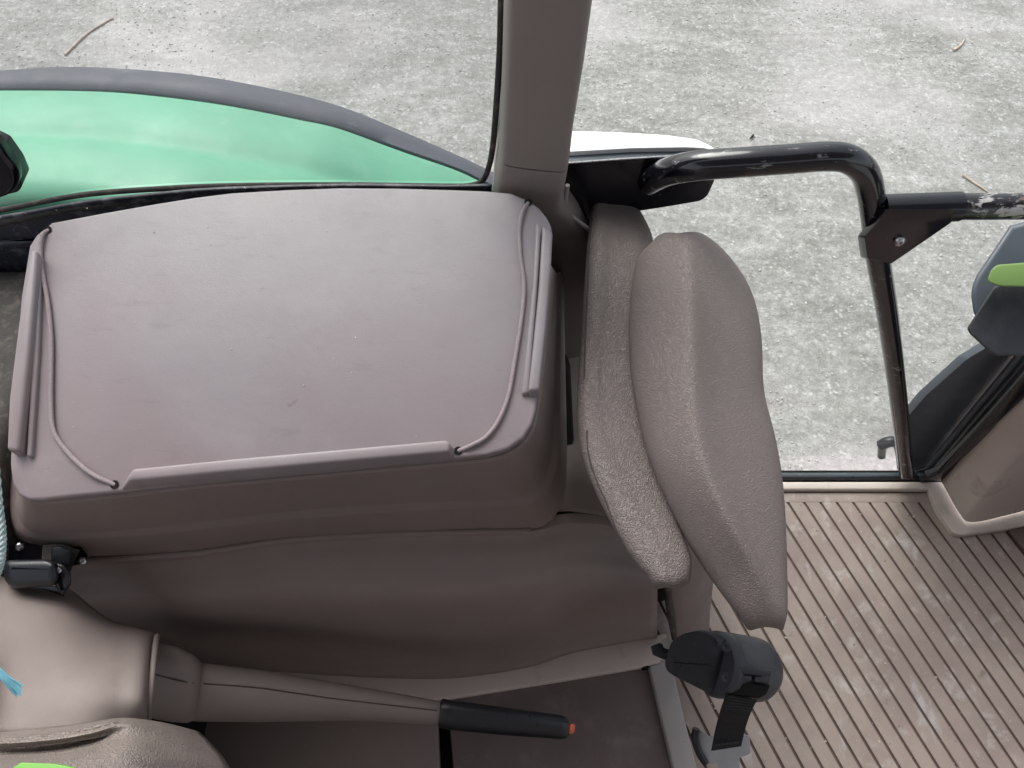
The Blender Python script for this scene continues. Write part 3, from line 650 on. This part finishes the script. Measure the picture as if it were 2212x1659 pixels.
# ================================================================== SEAT BELT
sb = thing('seat_belt', 'black seat belt retractor with short webbing and grey tongue hanging over the floor mat', 'seat belt', tuple(PD(1560, 1430, 1.06)))
ax = (PD(1672, 1448, 1.11)-PD(1520, 1430, 1.05))
cap_o = rounded([(1459, 1383), (1486, 1366), (1525, 1360), (1556, 1376), (1567, 1401), (1568, 1450), (1562, 1503), (1525, 1494), (1448, 1455), (1442, 1434)], 12, 3)
C0 = [PD(x, y, 1.05) for x, y in cap_o]
cc = sum(C0, Vector())/len(C0)
rings = []
nrm = ax.normalized()
for s, t in ((.93, -.05), (1.0, -.01), (1.0, .04)):
    rings.append([cc+(p-cc)*s+nrm*t*.2 for p in C0])
o = from_bm('end_cap', loft_bm(rings), M['black'], sharp=50); adopt(sb, o)
# drum: circle-ish profile right of the cap
R_o = [(1536, 1362), (1553, 1366), (1566, 1400), (1567, 1440), (1566, 1480), (1562, 1504), (1600, 1512)]
def drum(n=28):
    P0 = PD(1548, 1434, 1.065); P1 = PD(1632, 1446, 1.10); r = .046
    a = (P1-P0).normalized(); s = a.orthogonal().normalized(); t = a.cross(s); rs = []
    L_ = (P1-P0).length
    for f_, rr in ((-.1, .9), (0, 1), (.12, 1.0), (.13, .985), (.16, .985), (.17, 1), (.9, 1), (1.05, .97), (1.18, .85), (1.25, .6), (1.27, .05)):
        rs.append([P0+a*L_*f_+(s*math.cos(q)+t*math.sin(q))*r*rr for q in [2*math.pi*k/n for k in range(n)]])
    return loft_bm(rs)
o = from_bm('retractor_drum', drum(), M['charcoal'], sharp=50); adopt(sb, o)
dvec = _d(1600, 1450)
o = from_bm('belt_slot', prism_bm([PD(x, y, 1.030) for x, y in [(1589, 1472), (1664, 1480), (1655, 1500), (1640, 1509), (1570, 1500)]], dvec*.02, .002), M['darkgap']); adopt(sb, o)
bm = bmesh.new()
for q in ([(1596, 1440), (1668, 1449), (1666, 1462), (1594, 1455)], [(1593, 1458), (1624, 1461), (1623, 1471), (1591, 1469)], [(1631, 1462), (1666, 1465), (1663, 1477), (1629, 1473)]):
    prism_bm([PD(x, y, 1.026) for x, y in q], dvec*.012, .0015, 2, bm)
o = from_bm('housing_rib', bm, M['charcoal']); adopt(sb, o)
for x, y in ((1569, 1397), (1569, 1464)):
    o = from_bm('rivet', screw_bm(PD(x, y, 1.034), -dvec, .0075, hgt=.4), M['charcoal']); adopt(sb, o)
W0, W1, W2, W3 = PD(1568, 1500, 1.03), PD(1636, 1511, 1.03), PD(1601, 1612, 1.18), PD(1536, 1622, 1.18)
bm = bmesh.new(); n = 10; rings = []
for i in range(n+1):
    t = i/n; a = W0.lerp(W3, t); b = W1.lerp(W2, t); sag = Vector((0, -1, 0))*(-.006*math.sin(t*math.pi))
    nn = Vector((0, 0, 0))+dvec.normalized()*.0016
    rings.append([a+sag-nn, b+sag-nn, b+sag+nn, a+sag+nn])
loft_bm(rings, bm=bm)
o = from_bm('webbing', bm, M['web'], smooth=False); adopt(sb, o)
bm = bmesh.new()
for t in (.03, .07, .12, .17, .22):
    a = W0.lerp(W3, t).lerp(W1.lerp(W2, t), .1)-dvec*.003; b = W0.lerp(W3, t).lerp(W1.lerp(W2, t), .9)-dvec*.003
    for q in range(14):
        p = a.lerp(b, (q+.15)/14); p2 = a.lerp(b, (q+.7)/14); tube_bm([p, p2], .0008, 5, bm)
st = from_bm('stitching', bm, M['stitch']); adopt(sb, st); bm = bmesh.new()
for t in (.88, .90):
    a = W0.lerp(W3, t).lerp(W1.lerp(W2, t), .1)-dvec*.003; b = W0.lerp(W3, t).lerp(W1.lerp(W2, t), .9)-dvec*.003
    for q in range(9): tube_bm([a.lerp(b, (q+.15)/9), a.lerp(b, (q+.7)/9)], .0009, 5, bm)
st = from_bm('stitching', bm, M['stitch']); adopt(sb, st)
tg = rounded([(1499, 1585), (1505, 1571), (1520, 1580), (1530, 1590), (1619, 1588), (1622, 1628), (1597, 1637), (1600, 1700), (1553, 1700), (1550, 1648), (1527, 1652), (1510, 1625)], [8, 6, 0, 0, 6, 6, 3, 0, 0, 3, 8, 0])
o = from_bm('tongue', prism_bm([PD(x, y, 1.20) for x, y in tg], dvec*.006, .002), M['tongue']); adopt(sb, o)
o = from_bm('tongue_guard', tube_bm(crom([PD(1504, 1574, 1.195), PD(1501, 1595, 1.195), PD(1510, 1625, 1.195), PD(1524, 1648, 1.195)], 5), .006, 10), M['black']); adopt(sb, o)
# anchor strap and plates
o = from_bm('anchor_arm', prism_bm([PD(x, y, 1.09) for x, y in rounded([(1405, 1396), (1425, 1388), (1452, 1405), (1452, 1432), (1410, 1415)], 4)], dvec*.02, .003), M['black']); adopt(sb, o)
bm = bmesh.new()
prism_bm([PD(x, y, 1.085) for x, y in rounded([(1428, 1383), (1442, 1376), (1452, 1384), (1450, 1404), (1434, 1400)], 3)], dvec*.02, .003, 3, bm)
prism_bm([PD(x, y, 1.085) for x, y in rounded([(1425, 1425), (1450, 1430), (1450, 1441), (1427, 1434)], 3)], dvec*.02, .003, 3, bm)
o = from_bm('anchor_plate', bm, M['alu']); adopt(sb, o)
# ================================================================== CENTRE FLOOR PIECES
ff = thing('floor_cover', 'dark stained brown cover plate framed by beige ledge and aluminium edge in the cab floor', 'cover plate', (.1, .15, ZF))
ld = [(540, 1470), (563, 1426), (737, 1450), (900, 1460), (1109, 1428), (1440, 1368), (1452, 1424), (1388, 1441), (1155, 1479), (954, 1511), (700, 1530)]
o = from_bm('ledge', prism_bm([PH(x, y, 1.58) for x, y in ld], (0, 0, -.06), .004), M['trim']); adopt(ff, o)
pl = [(966, 1506), (1155, 1474), (1396, 1434), (1402, 1450), (1466, 1720), (984, 1720)]
o = from_bm('plate', prism_bm([PH(x, y, 1.605) for x, y in pl], (0, 0, -.03), .004), M['plate']); adopt(ff, o)
pl = [(440, 1520), (700, 1500), (944, 1507), (952, 1720), (400, 1720)]
o = from_bm('side_plate', prism_bm([PH(x, y, 1.60) for x, y in pl], (0, 0, -.03), .004), M['panel']); adopt(ff, o)
al = [(1402, 1438), (1450, 1422), (1462, 1480), (1476, 1540), (1526, 1740), (1474, 1740)]
o = from_bm('aluminium_edge', prism_bm([PH(x, y, 1.585) for x, y in al], (0, 0, -.055), .004), M['alu']); adopt(ff, o)
o = from_bm('stop_block', prism_bm([PH(x, y, 1.582) for x, y in [(1385, 1430), (1397, 1427), (1402, 1440), (1394, 1446), (1388, 1442)]], (0, 0, -.02), .001), M['darkgap']); adopt(ff, o)
# ================================================================== LEVER
lr = thing('hand_lever', 'beige lever with black grip and orange button lying above the cab floor', 'lever', tuple(PD(650, 1500, 1.15)))
def sect(c, w_, d, n=20, sq=1.0): return (c, w_, d)
def lever_loft(pts, n=24):
    rs = []
    for i, (x, y0, y1, t) in enumerate(pts):
        a = PD(x[0], y0, t); b = PD(x[1], y1, t); c = (a+b)/2; u = (a-b)/2; wv = _d((x[0]+x[1])/2, (y0+y1)/2).normalized()*u.length
        rs.append([c+u*math.cos(q)+wv*math.sin(q) for q in [2*math.pi*k/n for k in range(n)]])
    return loft_bm(rs)
o = from_bm('boot', lever_loft([((300, 290), 1372, 1548, 1.02), ((345, 325), 1388, 1552, 1.02), ((385, 370), 1398, 1560, 1.03), ((415, 405), 1412, 1562, 1.03), ((432, 418), 1426, 1556, 1.035), ((440, 428), 1442, 1540, 1.04)]), M['cover'], sharp=60); adopt(lr, o)
o = from_bm('shaft', lever_loft([((400, 395), 1424, 1557, 1.04), ((437, 430), 1432, 1559, 1.045), ((567, 562), 1447, 1560, 1.06), ((737, 733), 1476, 1557, 1.09), ((850, 847), 1496, 1561, 1.11), ((953, 948), 1515, 1567, 1.13)]), M['cover'], sharp=60); adopt(lr, o)
o = from_bm('grip', lever_loft([((952, 947), 1513, 1570, 1.128), ((956, 951), 1509, 1573, 1.129), ((975, 970), 1512, 1577, 1.13), ((1100, 1096), 1529, 1589, 1.15), ((1215, 1210), 1545, 1597, 1.17), ((1228, 1224), 1552, 1595, 1.172), ((1232, 1229), 1560, 1588, 1.173)]), M['black'], sharp=60); adopt(lr, o)
o = from_bm('button', lever_loft([((1230, 1227), 1563, 1586, 1.173), ((1239, 1236), 1563, 1586, 1.174), ((1243, 1241), 1568, 1581, 1.1745)]), M['orange'], sharp=60); adopt(lr, o)
SEAM = [(334, 1456, 0), (400, 1473, 1), (430, 1476, 2), (567, 1487, 3), (737, 1511, 4), (850, 1524, 5), (950, 1536, 6)]
# ================================================================== OPERATOR SEAT
os_ = thing('operator_seat', 'beige vinyl operator seat bolster with creased cushion at the lower left', 'seat', (-.35, .05, ZF))
grid = [[(-250, 1180, .93), (-60, 1225, .92), (40, 1255, .93), (140, 1268, .95), (200, 1312, .98), (247, 1343, 1.0), (318, 1360, 1.03), (338, 1372, 1.06)],
        [(-250, 1250, .90), (-60, 1290, .90), (50, 1310, .90), (140, 1330, .91), (200, 1356, .925), (255, 1375, .94), (315, 1384, .955), (337, 1390, 1.0)],
        [(-250, 1350, .87), (-60, 1380, .865), (40, 1395, .875), (140, 1415, .88), (205, 1425, .89), (260, 1432, .90), (315, 1440, .915), (330, 1445, .98)],
        [(-250, 1450, .85), (-60, 1480, .84), (20, 1490, .862), (130, 1495, .865), (200, 1500, .87), (255, 1505, .88), (312, 1510, .895), (324, 1512, .98)],
        [(-250, 1570, .84), (-60, 1580, .84), (30, 1585, .85), (130, 1580, .86), (195, 1578, .87), (250, 1572, .89), (310, 1566, .92), (321, 1564, 1.0)]]
o = patch('side_cover', [[PH(*q) for q in r] for r in grid], M['cover'], n=6, thick=.006); adopt(os_, o)
bm = tube_bm(crom([PH(339, 1374, 1.0), PH(336, 1392, .965), PH(330, 1445, .93), PH(323, 1512, .92), PH(320, 1560, .95)], 6), .0035, 10)
o = from_bm('cover_edge', bm, M['cover']); adopt(os_, o)
grid = [[(-260, 1575, .86), (-60, 1578, .86), (40, 1575, .86), (130, 1568, .86), (200, 1558, .86), (270, 1550, .865), (350, 1560, .90), (430, 1580, .98)],
        [(-260, 1600, .80), (-60, 1602, .80), (40, 1600, .80), (130, 1592, .80), (200, 1580, .80), (275, 1562, .81), (360, 1580, .86), (462, 1612, .95)],
        [(-260, 1630, .80), (-60, 1632, .80), (40, 1628, .81), (130, 1618, .815), (200, 1602, .815), (280, 1585, .80), (370, 1610, .835), (486, 1640, .93)],
        [(-260, 1680, .74), (-60, 1680, .74), (40, 1675, .74), (130, 1668, .74), (210, 1655, .745), (290, 1640, .755), (385, 1660, .81), (502, 1680, .91)],
        [(-260, 1800, .72), (-60, 1800, .72), (40, 1800, .72), (130, 1800, .72), (220, 1800, .72), (300, 1800, .74), (400, 1800, .80), (520, 1800, .91)],
        [(-260, 2050, .74), (-60, 2050, .74), (40, 2050, .74), (130, 2050, .74), (220, 2050, .74), (300, 2050, .76), (400, 2050, .82), (520, 2050, .93)]]
o = patch('cushion', [[PH(*q) for q in r] for r in grid], M['leather'], n=6, thick=.008); adopt(os_, o)
# seat body under the covers (closes the view from the side)
bm = bmesh.new(); box_bm((-.74, -.14, HC-1.30), (.24, 0, 0), (0, .20, 0), (0, 0, .30), .06, bm)
o = from_bm('seat_base', bm, M['panel']); adopt(os_, o)
bm = bmesh.new(); box_bm((-.72, .11, HC-1.36), (.12, 0, 0), (0, .11, 0), (0, 0, .25), .02, bm)  # added dark box, stands in for the shade in the gap below the boot
o = from_bm('gap_shade_filler', bm, M['darkgap']); adopt(os_, o)
gl = [PH(x, y, .715) for x, y in rounded([(25, 1660), (45, 1647), (120, 1650), (175, 1662), (180, 1720), (20, 1720)], 4)]
o = from_bm('green_tab', prism_bm(gl, (0, 0, -.012), .003), M['lime']); adopt(os_, o)
# ================================================================== LATCH at left
la = thing('box_latch', 'black latch handle on a riveted bracket at the console corner', 'latch', tuple(PD(90, 1220, .9)))
dv = _d(90, 1220)
def lpz(name, pts, t, th, mt, r=4, bev=.003, seg=3):
    P_ = [PD(x, y, t+.05) for x, y in rounded(pts, r)]
    o = from_bm(name, pillow_bm(P_, dv*th, bev) if bev > .005 else prism_bm(P_, dv*th, bev, seg), M[mt]); adopt(la, o); return o
lpz('bracket', [(12, 1180), (50, 1172), (135, 1163), (158, 1160), (191, 1200), (188, 1216), (160, 1222), (20, 1235)], .905, .012, 'gloss', 3)
lpz('bracket_stay', [(92, 1178), (130, 1174), (172, 1188), (152, 1236), (146, 1240), (90, 1212)], .885, .018, 'rubber', 2)
lpz('pivot_block', [(112, 1184), (130, 1180), (154, 1190), (147, 1222), (110, 1212)], .872, .02, 'black', 4)
lpz('pull_handle', [(7, 1222), (14, 1210), (105, 1208), (122, 1216), (128, 1250), (118, 1266), (30, 1272), (8, 1256)], .835, .035, 'black', 12, .011, 5)
lpz('handle_side', [(112, 1212), (138, 1218), (154, 1240), (154, 1262), (136, 1288), (118, 1266)], .85, .035, 'black', 6, .006)
lpz('handle_tongue', [(34, 1268), (118, 1266), (140, 1285), (134, 1298), (100, 1300), (60, 1290)], .875, .02, 'gloss', 5, .004)
for x, y, t in ((42, 1181, .903), (145, 1172, .903), (177, 1212, .903), (126, 1232, .849)):
    o = from_bm('screw', screw_bm(PD(x, y, t+.05), -dv+Vector((0, -.1, .3)), .0052 if t > .86 else .0036), M['steel']); adopt(la, o)
# window catch on the left
wc = thing('window_catch', 'rounded black window catch in front of the green mudguard at the left edge', 'window catch', tuple(PY(5, 380, .66)))
o = from_bm('catch_body', pillow_bm([PY(x, y, .655) for x, y in rounded([(-60, 290), (-5, 312), (14, 345), (36, 372), (40, 400), (22, 425), (-10, 436), (-60, 430)], 12)], (0, .02, 0), .008), M['gloss']); adopt(wc, o)
o = from_bm('catch_base', prism_bm([PY(x, y, .676) for x, y in rounded([(-60, 300), (5, 330), (34, 370), (48, 402), (40, 415), (0, 425), (-60, 420)], 6)], (0, .03, 0), .004), M['black']); adopt(wc, o)
# ================================================================== TWINE
def rope(name, path, r, mt, lab):
    P3 = crom(path, 10); bm = bmesh.new()
    for ph in (0, 2.09, 4.19):
        q = []
        for i, p in enumerate(P3):
            t = (P3[min(i+1, len(P3)-1)]-P3[max(i-1, 0)]).normalized(); s = t.orthogonal().normalized(); u = t.cross(s)
            a = ph+i*.9; q.append(p+(s*math.cos(a)+u*math.sin(a))*r*.55)
        tube_bm(q, r*.6, 7, bm)
    o = from_bm(name, bm, M[mt]); tag(o, lab, 'twine'); return o
rope('twine', [PD(-12, 1000, .80), PD(-4, 1090, .80), PD(3, 1150, .80), PD(2, 1200, .80), PD(-8, 1240, .80), PD(-36, 1290, .80)], .0045, 'ropew', 'pale blue-white twisted twine hanging down the far left edge')
bm = bmesh.new(); rnd = random.Random(3)
for i in range(46):
    a = PD(-30, 1425+rnd.uniform(-6, 6), .74); b = PD(5+rnd.uniform(-4, 4), 1458+rnd.uniform(-8, 8), .74); ang = rnd.uniform(-1, 1)
    c = PD(42+rnd.uniform(-10, 10)-abs(ang)*6, 1488+ang*14+rnd.uniform(-3, 3), .745)
    tube_bm(crom([a, b, c], 4), .00075, 5, bm)
tw = from_bm('frayed_twine', bm, M['ropeb']); tag(tw, 'bright blue frayed twine end lying on the operator seat cover', 'twine')
# ================================================================== STRAW AND DEBRIS ON THE YARD
def straw(name, pts, r, lab):
    o = from_bm(name, tube_bm(crom([PH(x, y, HC-.006) for x, y in pts], 5), lambda t: r*(1-.5*t), 8), M['twig']); tag(o, lab, 'straw'); return o
straw('straw', [(140, 118), (185, 75), (220, 52), (245, 38)], .008, 'long pale straw on the yard above the green mudguard')
straw('straw', [(2080, 378), (2105, 395), (2140, 418)], .007, 'short tan straw on the yard above the worn cross tube')
straw('straw', [(2060, 108), (2075, 98), (2084, 84)], .008, 'tiny pale straw on the yard at the upper right')
lf = from_bm('leaf', prism_bm([PH(x, y, HC-.012) for x, y in [(1619, 300), (1624, 292), (1630, 288), (1627, 296)]], (0, 0, -.004)), M['darkgap']); tag(lf, 'tiny dark leaf on the yard above the bent black tube', 'leaf')
# ================================================================== UNSEEN CAB SHELL (added out of view to shade the interior)
rf = thing('unseen_cab_roof', 'unseen cab roof overhead, cut short so sky lights the tray', 'roof', (.4, 0, HC+.35))
bm = bmesh.new(); box_bm((.35, -.32, HC+.38), (1.35, 0, 0), (0, .74, 0), (0, 0, .03), .02, bm)  # unseen slab for shade, stops short so open sky reaches the tray
o = from_bm('unseen_liner', bm, M['liner']); adopt(rf, o)
ow = thing('unseen_side_blocker', 'unseen panel behind the viewer, added to block side light', 'door', (.4, -.95, ZF))
bm = bmesh.new(); box_bm((.3, -.95, HC-.85), (1.2, 0, 0), (0, .02, 0), (0, 0, .80), .01, bm)  # unseen blocker, keeps light from the near side off the skirt
o = from_bm('side_blocker_sheet', bm, M['liner']); adopt(ow, o)
rw = thing('unseen_rear_blocker', 'unseen panel behind the operator seat, added to darken the interior', 'wall panel', (-1.15, -.3, ZF))
bm = bmesh.new(); box_bm((-1.15, -.32, HC-1.15), (.02, 0, 0), (0, .62, 0), (0, 0, .50), .01, bm)  # unseen blocker, added to cut light coming in from the rear
o = from_bm('wall_sheet', bm, M['liner']); adopt(rw, o)
# ================================================================== SEAM LINES laid on their surfaces by closest-point search
def seam_on(target, pts, r, mt, parent, name='seam', lift=.0):
    bpy.context.view_layer.update(); dg = bpy.context.evaluated_depsgraph_get(); ev = target.evaluated_get(dg)
    mw = target.matrix_world; inv = mw.inverted(); out = []
    for x, y in pts:
        o_ = inv @ Vector((0, 0, HC)); d_ = (inv.to_3x3() @ _d(x, y)).normalized()
        ok, loc, nrm, _ = ev.ray_cast(o_, d_)
        if ok: out.append(mw @ (loc+nrm*lift))
    if len(out) > 2:
        o = from_bm(name, tube_bm(crom(out, 5), r, 8), mt); adopt(parent, o)
byname = {o.name: o for o in bpy.data.objects}
M['seam'] = mat('dark_seam', (.05, .04, .04), .8, .1)
seam_on(byname['backrest_pad'], [(1279, 470), (1274, 530), (1271, 600), (1267, 680), (1264, 750), (1262, 820)], .0011, M['seam'], ps)
seam_on(byname['backrest_pad'], [(1268, 930), (1272, 985), (1290, 1040), (1312, 1090), (1335, 1150), (1365, 1200), (1392, 1234)], .0011, M['seam'], ps)
seam_on(byname['seat_pad'], [(1420, 1090), (1452, 1160), (1490, 1215), (1530, 1275), (1575, 1332)], .0009, M['seam'], ps)
seam_on(byname['boot'], [(336, 1457), (370, 1466), (400, 1473), (418, 1476)], .0010, M['seam'], lr)
seam_on(byname['shaft'], [(440, 1477), (500, 1481), (567, 1487), (650, 1499), (737, 1511), (850, 1524), (944, 1535)], .0010, M['seam'], lr)
seam_on(byname['end_cap'], [(1456, 1431), (1490, 1434), (1530, 1436), (1562, 1435)], .0010, M['gloss'], sb)

# ================================================================== LOOSE STONES AND GRIT
def crumbs(name, spots, mt, kindlabel):
    ico = bmesh.new(); bmesh.ops.create_icosphere(ico, subdivisions=1, radius=1); iv = [v.co.copy() for v in ico.verts]; fv = [[v.index for v in f.verts] for f in ico.faces]; ico.free()
    V = []; Fs = []
    for (p, r) in spots:
        b = len(V); rz = rnd.uniform(0, 6.28); sx, sy, sz = rnd.uniform(.7, 1.4), rnd.uniform(.7, 1.1), rnd.uniform(.4, .8)
        ca, sa = math.cos(rz), math.sin(rz)
        for q in iv:
            k_ = 1+rnd.uniform(-.2, .2); x, y = q.x*sx*k_*r, q.y*sy*k_*r
            V.append((p.x+x*ca-y*sa, p.y+x*sa+y*ca, p.z+q.z*sz*r*k_))
        Fs += [[i+b for i in f] for f in fv]
    me = bpy.data.meshes.new(name); me.from_pydata(V, [], Fs); o = link(name, me, mt, smooth=False); o['kind'] = 'stuff'; o['label'] = kindlabel; return o
M['stone'] = mat('pale_stone', (.44, .43, .41), .9, .35, 30)
M['grit'] = mat('dry_grit', (.38, .34, .30), .9, .6, 60)
rnd = random.Random(11)
sp = []
while len(sp) < 9000:
    x = rnd.uniform(-3.6, 4.2); y = rnd.uniform(.95, 5.0)
    if noise.noise(Vector((x*1.3, y*2.2, 3)))+rnd.uniform(-.45, .45) < 0: continue
    sp.append((Vector((x, y, .001)), rnd.choice((.003, .004, .004, .005, .007))))
crumbs('gravel', sp, M['stone'], 'small pale stones strewn over the yard')
sp = []
for i in range(420):
    x = rnd.uniform(.36, 1.5); y = rnd.uniform(-.1, ytop-.005)
    if rnd.random() < .35: x = .5+rnd.random()**2*.4
    sp.append((Vector((x, y, ZF+.0006)), rnd.choice((.0008, .001, .0014, .0022))))
crumbs('grit', sp, M['grit'], 'dry grit scattered over the ribbed floor mat')

sp = []
for i in range(38):
    sp.append((PT(rnd.uniform(60, 1150), rnd.uniform(440, 1040))+TN*.0004, rnd.choice((.0004, .0006, .0009))))
sp = [q for q in sp if q[0].y > .36]
crumbs('dust_specks', sp, M['stone'], 'pale dust specks lying on the tray of the console')
